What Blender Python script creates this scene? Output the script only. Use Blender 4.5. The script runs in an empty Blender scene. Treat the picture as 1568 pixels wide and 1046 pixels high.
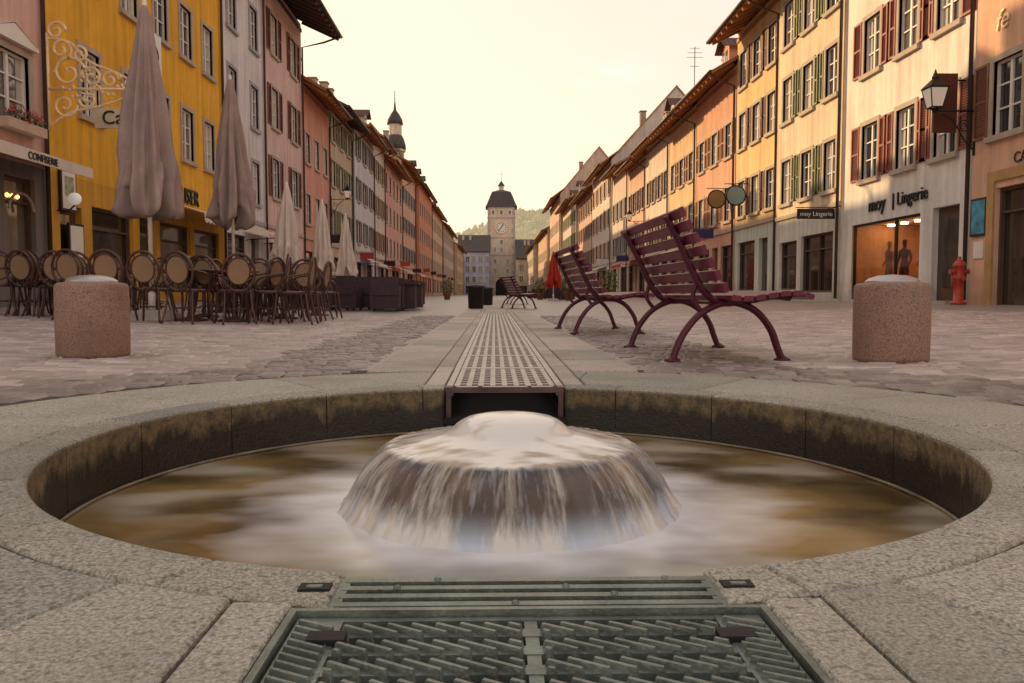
import bpy, math, random
from mathutils import Vector, Matrix
R=random.Random(7)
sc=bpy.context.scene
pi=math.pi
# ------------------------------------------------------------ materials
def nt(name):
    m=bpy.data.materials.new(name); m.use_nodes=True
    t=m.node_tree; b=t.nodes['Principled BSDF']
    return m,t,b
def N(t,typ,**k):
    n=t.nodes.new(typ)
    for a,v in k.items(): setattr(n,a,v)
    return n
def math_(t,op,a,b=None,c=None,clamp=False):
    n=t.nodes.new('ShaderNodeMath'); n.operation=op; n.use_clamp=clamp
    for i,v in enumerate((a,b,c)):
        if v is None: continue
        if isinstance(v,(int,float)): n.inputs[i].default_value=v
        else: t.links.new(v,n.inputs[i])
    return n.outputs[0]
def mixc(t,f,a,b,mode='MIX'):
    n=t.nodes.new('ShaderNodeMix'); n.data_type='RGBA'; n.blend_type=mode
    for s,v in ((0,f),(6,a),(7,b)):
        if isinstance(v,(int,float)): n.inputs[s].default_value=v
        elif isinstance(v,tuple): n.inputs[s].default_value=(v[0],v[1],v[2],1)
        else: t.links.new(v,n.inputs[s])
    return n.outputs[2]
def noise(t,vec,scale,detail=4,rough=.55):
    n=N(t,'ShaderNodeTexNoise'); n.inputs['Scale'].default_value=scale
    n.inputs['Detail'].default_value=detail; n.inputs['Roughness'].default_value=rough
    if vec is not None: t.links.new(vec,n.inputs['Vector'])
    return n.outputs[0]
def mapr(t,v,a,b,c,d,smooth=False):
    n=t.nodes.new('ShaderNodeMapRange'); t.links.new(v,n.inputs[0])
    if smooth: n.interpolation_type='SMOOTHSTEP'
    for i,x in enumerate((a,b,c,d)): n.inputs[i+1].default_value=x
    return n.outputs[0]
def ocoord(t,scale=None):
    c=N(t,'ShaderNodeTexCoord').outputs['Object']
    if scale:
        m=N(t,'ShaderNodeMapping'); m.inputs['Scale'].default_value=scale
        t.links.new(c,m.inputs[0]); c=m.outputs[0]
    return c
def bump(t,b,h,s,d=.02):
    n=N(t,'ShaderNodeBump'); n.inputs['Strength'].default_value=s; n.inputs['Distance'].default_value=d
    t.links.new(h,n.inputs['Height']); t.links.new(n.outputs[0],b.inputs['Normal'])
MC={}
def mk(name,col,rough=.8,var=.2,ns=1.5,bs=60,bstr=.2,metal=0,island=0,streak=0,spec=.5,bd=.01):
    if name in MC: return MC[name]
    m,t,b=nt(name); c=ocoord(t)
    f=noise(t,c,ns,5)
    v=mapr(t,f,.3,.7,1-var,1+var)
    f2=noise(t,c,ns*9,3); v=math_(t,'MULTIPLY',v,mapr(t,f2,.3,.7,1-var*.35,1+var*.35))
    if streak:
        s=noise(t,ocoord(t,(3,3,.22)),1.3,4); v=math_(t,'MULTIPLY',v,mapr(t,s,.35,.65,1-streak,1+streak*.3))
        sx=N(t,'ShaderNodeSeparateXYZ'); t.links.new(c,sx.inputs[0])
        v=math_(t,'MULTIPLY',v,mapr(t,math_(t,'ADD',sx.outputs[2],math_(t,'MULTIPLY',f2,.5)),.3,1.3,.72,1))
    if island:
        g=N(t,'ShaderNodeNewGeometry').outputs['Random Per Island']
        v=math_(t,'MULTIPLY',v,mapr(t,g,0,1,1-island,1+island))
    n=N(t,'ShaderNodeVectorMath',operation='SCALE'); n.inputs[0].default_value=col; t.links.new(v,n.inputs['Scale'])
    t.links.new(n.outputs[0],b.inputs['Base Color'])
    b.inputs['Roughness'].default_value=rough; b.inputs['Metallic'].default_value=metal
    b.inputs['Specular IOR Level'].default_value=spec
    if bstr: bump(t,b,noise(t,c,bs,4),bstr,bd)
    MC[name]=m; return m
def granite(name,base=(.30,.28,.25),wall=False,pits=.6):
    m,t,b=nt(name); c=ocoord(t)
    n1=noise(t,c,150,3,.7); n2=noise(t,c,60,3,.6); n3=noise(t,c,3.2,5,.6)
    col=mixc(t,mapr(t,n1,.35,.68,0,1),tuple(x*.42 for x in base),tuple(min(1,x*1.6) for x in base))
    col=mixc(t,mapr(t,n2,.55,.66,0,.7),col,(.07,.06,.055))
    col=mixc(t,mapr(t,n3,.3,.75,0,.55),col,mixc(t,.5,col,(base[0]*.95,base[1]*.85,base[2]*.65)))
    g=N(t,'ShaderNodeNewGeometry').outputs['Random Per Island']
    col=mixc(t,1.0,col,mixc(t,g,(.74,.75,.76),(1.12,1.1,1.06)),'MULTIPLY')
    st=noise(t,c,1.3,5,.65)
    col=mixc(t,mapr(t,st,.46,.70,0,.6),col,(base[0]*.38,base[1]*.38,base[2]*.35))
    if wall:
        sx=N(t,'ShaderNodeSeparateXYZ'); t.links.new(c,sx.inputs[0])
        w=noise(t,ocoord(t,(5,5,1.5)),1.6,5,.7)
        z=math_(t,'ADD',sx.outputs[2],math_(t,'MULTIPLY',math_(t,'SUBTRACT',w,.5),.26))
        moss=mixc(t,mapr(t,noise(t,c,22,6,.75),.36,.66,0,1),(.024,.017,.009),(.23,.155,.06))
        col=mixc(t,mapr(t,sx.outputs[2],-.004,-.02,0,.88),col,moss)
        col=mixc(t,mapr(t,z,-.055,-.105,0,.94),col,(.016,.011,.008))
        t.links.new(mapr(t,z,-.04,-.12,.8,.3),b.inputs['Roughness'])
    else: b.inputs['Roughness'].default_value=.64
    t.links.new(col,b.inputs['Base Color'])
    h=math_(t,'ADD',math_(t,'MULTIPLY',n1,.7),math_(t,'MULTIPLY',n2,.8))
    bump(t,b,h,pits,.008)
    return m
def glassm(name,col=(.02,.022,.026),rough=.04):
    m,t,b=nt(name)
    g=N(t,'ShaderNodeNewGeometry').outputs['Random Per Island']
    c=mixc(t,mapr(t,g,.55,.8,0,.8),col,(.20,.17,.14))
    t.links.new(c,b.inputs['Base Color']); b.inputs['Roughness'].default_value=rough
    b.inputs['Specular IOR Level'].default_value=1.0
    bump(t,b,noise(t,ocoord(t),1.3,1),.05,.05)
    return m
def emis(name,col,s):
    m,t,b=nt(name); b.inputs['Base Color'].default_value=(*col,1)
    b.inputs['Emission Color'].default_value=(*col,1); b.inputs['Emission Strength'].default_value=s
    return m
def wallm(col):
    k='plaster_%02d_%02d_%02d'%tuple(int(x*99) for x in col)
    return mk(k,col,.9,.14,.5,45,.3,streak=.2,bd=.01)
GLASS=glassm('window_glass'); SHOPG=glassm('shop_glass',(.03,.022,.016))
STONE=mk('window_stone',(.44,.36,.29),.8,.15,2); WHITE=mk('white_paint',(.76,.71,.65),.5,.06,3,bstr=.05)
TIMBER=mk('eave_timber',(.42,.18,.065),.7,.25,2,30,.3,island=.2)
DARKT=mk('dark_timber',(.10,.055,.035),.7,.2,2)
METAL=mk('dark_metal',(.035,.03,.03),.45,.2,4,metal=.6,bstr=.1)
PIPE=mk('copper_pipe',(.10,.065,.05),.5,.2,2,metal=.5)
def roofm(name,c1,c2):
    m,t,b=nt(name); c=ocoord(t)
    br=N(t,'ShaderNodeTexBrick'); t.links.new(c,br.inputs['Vector'])
    br.inputs['Scale'].default_value=1; br.inputs['Brick Width'].default_value=.2; br.inputs['Row Height'].default_value=.26
    br.inputs['Mortar Size'].default_value=.02; br.inputs['Mortar Smooth'].default_value=.6
    br.inputs['Color1'].default_value=(*c1,1); br.inputs['Color2'].default_value=(*c2,1); br.inputs['Mortar'].default_value=(.03,.02,.018,1)
    col=mixc(t,mapr(t,noise(t,c,.7,5),.35,.7,0,.7),br.outputs[0],(c1[0]*.5,c1[1]*.55,c1[2]*.6))
    t.links.new(col,b.inputs['Base Color']); b.inputs['Roughness'].default_value=.85
    bump(t,b,br.outputs[1],-.8,.05); return m
ROOF=roofm('roof_tiles',(.21,.095,.06),(.13,.06,.045)); ROOFG=roofm('roof_tiles_grey',(.12,.095,.085),(.08,.065,.06))
ROOFR=roofm('roof_tiles_red',(.30,.12,.07),(.19,.08,.05))
# ------------------------------------------------------------ geometry
class G:
    def __init__(s): s.v=[];s.f=[];s.sm=[]
    def quad(s,*p,sm=False):
        n=len(s.v); s.v+=[tuple(q) for q in p]; s.f.append(tuple(range(n,n+len(p)))); s.sm.append(sm)
    def box(s,x0,x1,y0,y1,z0,z1,M=None):
        n=len(s.v); P=[(x,y,z) for z in (z0,z1) for y in (y0,y1) for x in (x0,x1)]
        if M: P=[tuple(M@Vector(p)) for p in P]
        s.v+=P
        for f in ((0,2,3,1),(4,5,7,6),(0,1,5,4),(2,6,7,3),(0,4,6,2),(1,3,7,5)): s.f.append(tuple(n+i for i in f)); s.sm.append(False)
    def tube(s,pts,r,n=8,flat=1.0):
        pts=[Vector(p) for p in pts]; k=len(pts); rr=r if isinstance(r,(list,tuple)) else [r]*k
        base=len(s.v); up=None
        for i,p in enumerate(pts):
            d=(pts[min(i+1,k-1)]-pts[max(i-1,0)]).normalized()
            if up is None: up=Vector((0,1,0)) if abs(d.y)<.8 else Vector((1,0,0))
            a=(up-d*up.dot(d)).normalized(); b=d.cross(a); up=a
            for j in range(n):
                t=2*pi*j/n; s.v.append(tuple(p+a*math.cos(t)*rr[i]*flat+b*math.sin(t)*rr[i]))
        for i in range(k-1):
            for j in range(n):
                s.f.append((base+i*n+j,base+i*n+(j+1)%n,base+(i+1)*n+(j+1)%n,base+(i+1)*n+j)); s.sm.append(True)
        s.f.append(tuple(base+j for j in range(n))[::-1]); s.sm.append(False)
        s.f.append(tuple(base+(k-1)*n+j for j in range(n))); s.sm.append(False)
    def lathe(s,prof,n=24,c=(0,0,0),fn=None,sm=True,cap=True):
        base=len(s.v); k=len(prof)
        for i,(r,z) in enumerate(prof):
            for j in range(n):
                t=2*pi*j/n; rr,zz=(r,z) if fn is None else fn(r,z,t)
                s.v.append((c[0]+rr*math.cos(t),c[1]+rr*math.sin(t),c[2]+zz))
        for i in range(k-1):
            for j in range(n):
                s.f.append((base+i*n+j,base+i*n+(j+1)%n,base+(i+1)*n+(j+1)%n,base+(i+1)*n+j)); s.sm.append(sm)
        if cap:
            for i,o in ((0,-1),(k-1,1)):
                if prof[i][0]>1e-2: s.f.append(tuple(base+i*n+j for j in range(n))[::o]); s.sm.append(False)
class O:
    def __init__(s): s.p={}
    def __call__(s,part,mat):
        if part not in s.p: s.p[part]=(G(),mat)
        return s.p[part][0]
    def single(s,name,loc=(0,0,0),rot=0):
        me=bpy.data.meshes.new(name); v=[];f=[];mi=[];sm=[]
        for i,(g,m) in enumerate(s.p.values()):
            me.materials.append(m); o=len(v); v+=g.v; f+=[tuple(a+o for a in q) for q in g.f]; mi+=[i]*len(g.f); sm+=g.sm
        me.from_pydata(v,[],f); me.polygons.foreach_set('material_index',mi); me.polygons.foreach_set('use_smooth',sm); me.update()
        ob=bpy.data.objects.new(name,me); ob.location=loc; ob.rotation_euler=(0,0,rot); sc.collection.objects.link(ob); return ob
    def tree(s,name,loc=(0,0,0),rot=0):
        e=bpy.data.objects.new(name,None); e.location=loc; e.rotation_euler=(0,0,rot); sc.collection.objects.link(e)
        for k,(g,m) in s.p.items():
            if not g.f: continue
            me=bpy.data.meshes.new(k); me.from_pydata(g.v,[],g.f); me.polygons.foreach_set('use_smooth',g.sm); me.materials.append(m); me.update()
            ob=bpy.data.objects.new(k,me); ob.parent=e; sc.collection.objects.link(ob)
        return e
def inst(ob,loc,rot=0,s=1):
    o=bpy.data.objects.new(ob.name.split('.')[0],ob.data); o.location=loc; o.rotation_euler=(0,0,rot); o.scale=(s,s,s); sc.collection.objects.link(o); return o
def text(body,parent,loc,size,mat,name='lettering',rx=pi/2,rz=0,ext=.01,shear=0):
    c=bpy.data.curves.new(name,'FONT'); c.body=body; c.size=size; c.extrude=ext; c.align_x='CENTER'; c.shear=shear
    c.materials.append(mat); o=bpy.data.objects.new(name,c); o.parent=parent; o.location=loc; o.rotation_euler=(rx,0,rz); sc.collection.objects.link(o); return o
def gz(x): return .025*min(max(0,abs(x)-2.2),9)
def inset(poly,d):
    n=len(poly); A=sum(poly[i][0]*poly[(i+1)%n][1]-poly[(i+1)%n][0]*poly[i][1] for i in range(n))
    if A<0: poly=poly[::-1]
    out=[]
    for i in range(n):
        p0,p,p1=poly[i-1],poly[i],poly[(i+1)%n]
        def nn(a,b):
            dx,dy=b[0]-a[0],b[1]-a[1]; l=math.hypot(dx,dy) or 1e-9; return (-dy/l,dx/l)
        a=nn(p0,p); b=nn(p,p1); k=d/max(.3,1+a[0]*b[0]+a[1]*b[1])
        out.append((p[0]+(a[0]+b[0])*k,p[1]+(a[1]+b[1])*k))
    return out
def clipx(poly,val,sgn):
    out=[]
    for i in range(len(poly)):
        a,b=poly[i-1],poly[i]; ia=(a[0]-val)*sgn>=0; ib=(b[0]-val)*sgn>=0
        if ia!=ib:
            t=(val-a[0])/(b[0]-a[0]); out.append((val,a[1]+t*(b[1]-a[1])))
        if ib: out.append(b)
    res=[]
    for p in out:
        if not res or math.hypot(p[0]-res[-1][0],p[1]-res[-1][1])>.003: res.append(p)
    if len(res)>2 and math.hypot(res[0][0]-res[-1][0],res[0][1]-res[-1][1])<.003: res.pop()
    return res if len(res)>2 else []
def prism(g,poly,z=0,depth=.1,bev=.006,gap=.004,zf=None,dz=0):
    if len(poly)<3: return
    p0=inset(poly,gap); p1=inset(p0,bev); n=len(p0); b=len(g.v)
    f=zf or (lambda x:0)
    g.v+=[(x,y,z+dz+f(x)) for x,y in p1]+[(x,y,z+dz-bev+f(x)) for x,y in p0]+[(x,y,z-depth+f(x)) for x,y in p0]
    g.f.append(tuple(range(b,b+n))); g.sm.append(False)
    for L in (0,1):
        for i in range(n):
            j=(i+1)%n; g.f.append((b+L*n+i,b+(L+1)*n+i,b+(L+1)*n+j,b+L*n+j)); g.sm.append(False)
CY=2.626; RI=1.344
def sector(r0,r1,a0,a1,n=8):
    P=[(r1*math.cos(a0+(a1-a0)*i/n),CY+r1*math.sin(a0+(a1-a0)*i/n)) for i in range(n+1)]
    P+=[(r0*math.cos(a1+(a0-a1)*i/n),CY+r0*math.sin(a1+(a0-a1)*i/n)) for i in range(n+1)]
    return P
def clipch(P,near,far):
    cy=sum(p[1] for p in P)/len(P); v=near if cy<CY else far
    if max(abs(p[0]) for p in P)<v: return []
    if min(abs(p[0]) for p in P)>v and (max(p[0] for p in P)<0 or min(p[0] for p in P)>0): return [P]
    return [q for q in (clipx(P,v,1),clipx(P,-v,-1)) if q]
# ------------------------------------------------------------ ground
def groundmat():
    m,t,b=nt('paving_setts'); c=ocoord(t)
    br=N(t,'ShaderNodeTexBrick'); t.links.new(c,br.inputs['Vector'])
    for k,v in (('Scale',1),('Brick Width',.19),('Row Height',.12),('Mortar Size',.012),('Mortar Smooth',.3)): br.inputs[k].default_value=v
    br.inputs['Color1'].default_value=(.46,.375,.34,1); br.inputs['Color2'].default_value=(.36,.295,.27,1); br.inputs['Mortar'].default_value=(.12,.095,.085,1)
    col=mixc(t,mapr(t,noise(t,c,.5,5),.35,.7,0,.55),br.outputs[0],mixc(t,.6,br.outputs[0],(.20,.165,.155)))
    t.links.new(col,b.inputs['Base Color']); b.inputs['Roughness'].default_value=.45
    bump(t,b,br.outputs[1],-.6,.02); return m
GRM=groundmat()
g=O(); gg=g('g',GRM)
xs=[-3000,-400,-40,-11.2,-2.2,-.29,.29,2.2,11.2,40,400,3000]; ys=[-400,-20,.3,4.95,19,60,250,600,3000]
for i in range(len(xs)-1):
    for j in range(len(ys)-1):
        x0,x1,y0,y1=xs[i],xs[i+1],ys[j],ys[j+1]
        if y0==.3 and x0>=-2.2 and x1<=2.2: continue
        if y0==4.95 and x0==-.29: continue
        gg.quad((x0,y0,gz(x0)-.012),(x1,y0,gz(x1)-.012),(x1,y1,gz(x1)-.012),(x0,y1,gz(x0)-.012))
g.single('ground')
BED=mk('joint_sand',(.07,.055,.042),.95,.3,8)
g=O(); bed=g('b',BED); n=96
for i in range(n):
    a0,a1=2*pi*i/n,2*pi*(i+1)/n
    for P in clipch(sector(1.36,2.2,a0,a1,1),.345,.295): bed.quad(*[(x,y,-.012) for x,y in P])
    def sq(a):
        c,s=math.cos(a),math.sin(a); k=min(2.2/abs(c) if abs(c)>1e-6 else 1e9,2.326/abs(s) if abs(s)>1e-6 else 1e9)
        return (c*k,CY+s*k)
    P=[(2.2*math.cos(a0),CY+2.2*math.sin(a0)),(2.2*math.cos(a1),CY+2.2*math.sin(a1)),sq(a1),sq(a0)]
    for Q in clipch(P,.345,.295): bed.quad(*[(x,y,-.012) for x,y in Q])
g.single('joint_bed')
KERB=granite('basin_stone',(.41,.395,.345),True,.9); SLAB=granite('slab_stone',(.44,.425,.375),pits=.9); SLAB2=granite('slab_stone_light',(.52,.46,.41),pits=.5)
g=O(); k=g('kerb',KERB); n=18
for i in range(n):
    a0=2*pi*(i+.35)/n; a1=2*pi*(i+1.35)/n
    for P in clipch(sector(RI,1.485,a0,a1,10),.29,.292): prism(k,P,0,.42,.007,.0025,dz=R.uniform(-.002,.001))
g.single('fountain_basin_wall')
g=O(); s=g('slabs',SLAB); n=15
for i in range(n):
    a0=2*pi*(i+.2)/n; a1=2*pi*(i+1.2)/n
    for P in clipch(sector(1.487,2.16,a0,a1,10),.44,.40): prism(s,P,0,.08,.005,.004,dz=R.uniform(-.003,.002))
for sg in (-1,1):
    x0,x1=sorted((sg*.345,sg*.438)); y=.3
    for L in (.52,.365): prism(s,[(x0,y),(x1,y),(x1,y+L),(x0,y+L)],0,.08,.004,.002); y+=L
s2=g('slabs2',SLAB2)
for sg in (-1,1):
    x0,x1=sorted((sg*.295,sg*.398)); y=4.06
    while y<60: prism(s2,[(x0,y),(x1,y),(x1,y+1),(x0,y+1)],0,.08,.004,.003); y+=1
    x0,x1=sorted((sg*.402,sg*.80)); y=4.78
    while y<60:
        L=R.uniform(.7,1.0); prism(s2,[(x0,y),(x1,y),(x1,y+L),(x0,y+L)],0,.08,.004,.004,dz=R.uniform(-.003,.002)); y+=L
x=19.0
while x<60: prism(s2,[(-.29,x),(.29,x),(.29,x+.8),(-.29,x+.8)],0,.08,.004,.004); x+=.8
g.single('stone_slab_paving')
COB=mk('cobble_stone',(.44,.36,.33),.45,.2,3,70,.5,island=.24,bd=.006)
COBD=mk('cobble_stone_dark',(.25,.205,.185),.45,.2,3,60,.6,island=.35,bd=.008)
g=O(); c1=g('c',COB); c2=g('d',COBD)
def stone(gq,x,y,w,d,j):
    P=[(x+R.uniform(-j,j),y+R.uniform(-j,j)),(x+w+R.uniform(-j,j),y+R.uniform(-j,j)),(x+w+R.uniform(-j,j),y+d+R.uniform(-j,j)),(x+R.uniform(-j,j),y+d+R.uniform(-j,j))]
    prism(gq,P,0,.04,min(w,d)*.12,.006,gz,R.uniform(-.006,.003))
y=.9
while y<17:
    d=R.uniform(.10,.125); x=-8.2+R.uniform(0,.2)
    while x<8.2:
        band=abs(x)<1.75 and y>4.7
        ring=math.hypot(x,y-CY)<2.95
        w=R.uniform(.10,.15) if band or ring else R.uniform(.15,.26)
        xm,ym=x+w/2,y+d/2
        wob=.03*math.sin(x*1.7+y*.4)
        ok=math.hypot(xm,ym+wob-CY)>2.24 and not(abs(xm)<.88 and ym>CY) and abs(xm)<1.2+ym*.75 and not(-.5<xm<.5 and ym<CY)
        if ok: stone(c2 if band or ring else c1,x,y+wob,w,d,.012 if band or ring else .006)
        x+=w
    y+=d
g.single('cobblestones')
# trough + grates
IRON=mk('cast_iron',(.17,.195,.17),.36,.35,12,140,.5,metal=.4,bd=.004)
IRONL=mk('cast_iron_worn',(.36,.31,.275),.38,.25,8,120,.3,metal=.25,bd=.004)
BLACK=mk('trough_dark',(.008,.006,.006),.7,.3,3)
MAROON=mk('steel_lintel',(.12,.075,.08),.35,.3,6,metal=.4)
g=O(); b=g('trough',BLACK)
for (x0,x1,y0,y1,zb) in ((-.345,.345,.3,1.29,-.25),(-.295,.295,3.93,19.0,-.15)):
    b.quad((x0,y0,zb),(x1,y0,zb),(x1,y1,zb),(x0,y1,zb))
    for x in (x0,x1): b.quad((x,y0,zb),(x,y1,zb),(x,y1,-.012),(x,y0,-.012))
b.quad((-.295,19,-.15),(.295,19,-.15),(.295,19,-.012),(-.295,19,-.012))
b.quad((-.31,3.962,-.45),(.31,3.962,-.45),(.31,3.962,-.15),(-.31,3.962,-.15)); b.quad((-.295,3.93,-.15),(.295,3.93,-.15),(.295,3.93,-.18),(-.295,3.93,-.18))
g.single('drain_channel')
g=O(); a=g('g',IRONL); m=g('lintel',MAROON)
y0=4.0
for sg in (-1,1): a.box(sg*.27-.016,sg*.27+.016,y0,19,-.05,.001)
nx=9
for i in range(nx):
    x=-.235+.47*i/(nx-1); a.box(x-.0135,x+.0135,y0+.03,18.98,-.035,-.003)
y=y0
while y<18.9:
    a.box(-.253,.253,y,y+.03,-.035,-.0045); y+=.115
for y in (5.0,6,7,8,9,10,12,14,16): a.box(-.253,.253,y-.04,y+.04,-.036,-.0015)
m.box(-.29,.29,3.962,3.999,-.028,-.003); m.box(-.286,-.262,3.965,3.99,-.15,-.028); m.box(.262,.286,3.965,3.99,-.15,-.028)
for x in (-.245,.245,-.12,.12): m.lathe([(.011,0),(.009,.004),(0,.005)],8,(x,3.98,-.003))
g.single('channel_grate')
g=O(); a=g('g',IRON); bl=g('b',BLACK)
for i in range(4):
    yc=1.172+.033*i; a.box(-.283,.283,yc-.0080,yc+.0080,-.03,-.001)
for x in (-.283,.283): a.box(x-.008,x+.008,1.155,1.285,-.03,-.002)
for x in (-.14,0,.14): a.box(x-.006,x+.006,1.155,1.28,-.03,-.012)
for x,i in ((-.2,2),(-.02,0),(.13,1),(.22,3),(-.14,3),(.06,2)):
    a.lathe([(.006,-.001),(.005,.002),(.0001,.003)],8,(x,1.172+.033*i,0))
for sg in (-1,1): a.box(sg*.336-.005,sg*.336+.005,.3,1.15,-.06,.002)
a.box(-.341,.341,1.142,1.1525,-.06,.0015)
x0,x1,ya,yb=-.327,.327,.62,1.138
a.box(x0,-.262,ya,yb,-.03,-.008); a.box(.262,x1,ya,yb,-.03,-.008); a.box(-.009,.009,ya,yb,-.03,-.0095)
a.box(-.262,.262,yb-.012,yb,-.03,-.0085)
def rib(xa,ya_,xb,yb_,w=.0045,z=0):
    dx,dy=xb-xa,yb_-ya_; L=math.hypot(dx,dy); M=Matrix.Translation((xa,ya_,z))@Matrix.Rotation(math.atan2(dy,dx),4,'Z')
    n=len(a.v)
    P=[(0,-w,-.016),(L,-w,-.016),(L,w,-.016),(0,w,-.016),(.004,-w*.55,-.0005),(L-.004,-w*.55,-.0005),(L-.004,w*.55,-.0005),(.004,w*.55,-.0005)]
    a.v+=[tuple(M@Vector(p)) for p in P]
    for f in ((3,2,1,0),(4,5,6,7),(0,1,5,4),(1,2,6,5),(2,3,7,6),(3,0,4,7)): a.f.append(tuple(n+i for i in f)); a.sm.append(False)
pitch=.055; y=yb-.012
while y>ya:
    top=y-.029; bot=top-.026
    a.box(-.262,.262,bot+.001,top,-.03,-.0085)
    for sg in (0,1):
        xa=-.258 if sg==0 else .012
        u=-.04
        while u<.25:
            xs_,xe=xa+u,xa+u+.054
            ys_,ye=top+.006,bot-.001
            lo,hi=xa,xa+.246
            if xe>lo+.01 and xs_<hi-.01:
                if xs_<lo: k=(lo-xs_)/(xe-xs_); ys_=ys_+(ye-ys_)*k; xs_=lo
                if xe>hi: k=(hi-xs_)/(xe-xs_); ye=ys_+(ye-ys_)*k; xe=hi
                rib(xs_,ys_,xe,ye,.0050)
            u+=.033
    y-=pitch
for sg in (-1,1):
    y=yb-.02
    while y>ya: rib(sg*.295-.028,y,sg*.295+.028,y-.03,.0045); y-=.021
for sg in (-1,1):
    bl.box(sg*.272-.025,sg*.272+.025,1.045,1.075,-.02,.0004)  # raised black boxes here and below paint the shade of sunken recesses
    bl.box(sg*.325-.024,sg*.325+.024,1.222,1.25,-.02,.0035); a.box(sg*.325-.012,sg*.325+.012,1.226,1.236,-.01,.006)
g.single('drain_grate')
# ------------------------------------------------------------ water
def watermat():
    m,t,b=nt('basin_water'); c=ocoord(t)
    sx=N(t,'ShaderNodeSeparateXYZ'); t.links.new(c,sx.inputs[0]); x,y=sx.outputs[0],sx.outputs[1]
    r=math_(t,'SQRT',math_(t,'ADD',math_(t,'MULTIPLY',x,x),math_(t,'MULTIPLY',y,y)))
    n1=noise(t,ocoord(t,(1.2,1.7,1)),1.5,3,.45); n2=noise(t,ocoord(t,(1.2,2.1,1)),1.7,2,.35); n3=noise(t,ocoord(t,(1.5,2.4,1)),2.4,2,.4)
    col=mixc(t,mapr(t,n1,.35,.65,0,1,True),(.07,.043,.013),(.27,.175,.06))
    col=mixc(t,mapr(t,n2,.46,.70,0,.75,True),col,(.52,.46,.36))
    fo=math_(t,'ADD',mapr(t,r,.50,.98,1.1,-.2),math_(t,'MULTIPLY',math_(t,'SUBTRACT',n3,.5),1.5),clamp=True)
    col=mixc(t,math_(t,'MULTIPLY',fo,.95),col,(.76,.76,.77))
    gr=math_(t,'MULTIPLY',mapr(t,y,-.55,-.9,0,1,True),mapr(t,math_(t,'ABSOLUTE',x),.05,.9,.75,0,True))
    col=mixc(t,gr,col,(.15,.25,.19))
    t.links.new(col,b.inputs['Base Color']); b.inputs['Roughness'].default_value=.2; b.inputs['Specular IOR Level'].default_value=.5
    bump(t,b,noise(t,ocoord(t,(1,1.6,1)),3,2,.4),.16,.03)
    return m
g=O(); q=g('w',watermat()); q.lathe([(1.352,0)]+[(1.352*i/14,0) for i in range(13,0,-1)]+[(0,0)],96,cap=False,sm=False); g.single('basin_water',(0,CY,-.22))
g=O(); q=g('l',mk('waterline_lime',(.20,.16,.11),.5,.4,8)); q.tube([(1.341*math.cos(2*pi*i/96),1.341*math.sin(2*pi*i/96),0) for i in range(97)],.006,6); g.single('basin_waterline_ledge',(0,CY,-.214))
DOME=mk('dome_stone',(.085,.043,.014),.3,.5,7,30,.4)
g=O(); q=g('d',DOME); q.lathe([(.485,-.26),(.47,-.19),(.445,-.13),(.42,-.09),(.385,-.055),(.37,-.046),(.25,-.022),(.19,-.008),(.17,.01),(.13,.03),(.0,.045)],96); g.single('fountain_dome',(0,CY,0))
def sheetmat():
    m,t,b=nt('falling_water'); c=ocoord(t)
    sx=N(t,'ShaderNodeSeparateXYZ'); t.links.new(c,sx.inputs[0]); x,y,z=sx.outputs
    r=math_(t,'MAXIMUM',math_(t,'SQRT',math_(t,'ADD',math_(t,'MULTIPLY',x,x),math_(t,'MULTIPLY',y,y))),.01)
    cb=N(t,'ShaderNodeCombineXYZ'); t.links.new(math_(t,'DIVIDE',x,r),cb.inputs[0]); t.links.new(math_(t,'DIVIDE',y,r),cb.inputs[1]); t.links.new(math_(t,'MULTIPLY',z,.5),cb.inputs[2])
    s1=noise(t,cb.outputs[0],5,2,.5); s2=noise(t,cb.outputs[0],30,3,.6)
    st=math_(t,'ADD',math_(t,'MULTIPLY',s1,.5),math_(t,'MULTIPLY',s2,.5))
    top=mapr(t,r,.404,.384,0,1)
    n1=noise(t,ocoord(t,(1,2.2,1)),8,2,.4)
    ts=mapr(t,math_(t,'ADD',n1,mapr(t,r,.14,.38,.30,-.0)),.34,.70,.60,.97,True)
    low=mapr(t,z,-.12,-.22,0,.85,True)
    sk=math_(t,'ADD',mapr(t,st,.47,.67,.03,.58),low,clamp=True)
    lw=N(t,'ShaderNodeLayerWeight'); lw.inputs[0].default_value=.35
    sk=math_(t,'ADD',sk,math_(t,'MULTIPLY',lw.outputs['Facing'],.35),clamp=True)
    al=N(t,'ShaderNodeMix'); al.data_type='FLOAT'; t.links.new(top,al.inputs[0]); t.links.new(sk,al.inputs[2]); t.links.new(ts,al.inputs[3])
    col=mixc(t,top,mixc(t,mapr(t,s1,.4,.6,0,1),(.60,.64,.72),(.76,.70,.62)),mixc(t,mapr(t,math_(t,'ADD',n1,mapr(t,r,.14,.34,.25,0)),.36,.62,0,1,True),(.56,.45,.32),(.78,.75,.71)))
    t.links.new(col,b.inputs['Base Color']); t.links.new(al.outputs[0],b.inputs['Alpha'])
    b.inputs['Roughness'].default_value=.15; b.inputs['Specular IOR Level'].default_value=.8
    h=math_(t,'ADD',math_(t,'MULTIPLY',st,math_(t,'SUBTRACT',1.0,top)),math_(t,'MULTIPLY',n1,.45)); bump(t,b,h,.22,.02)
    return m
g=O(); q=g('w',sheetmat())
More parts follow.
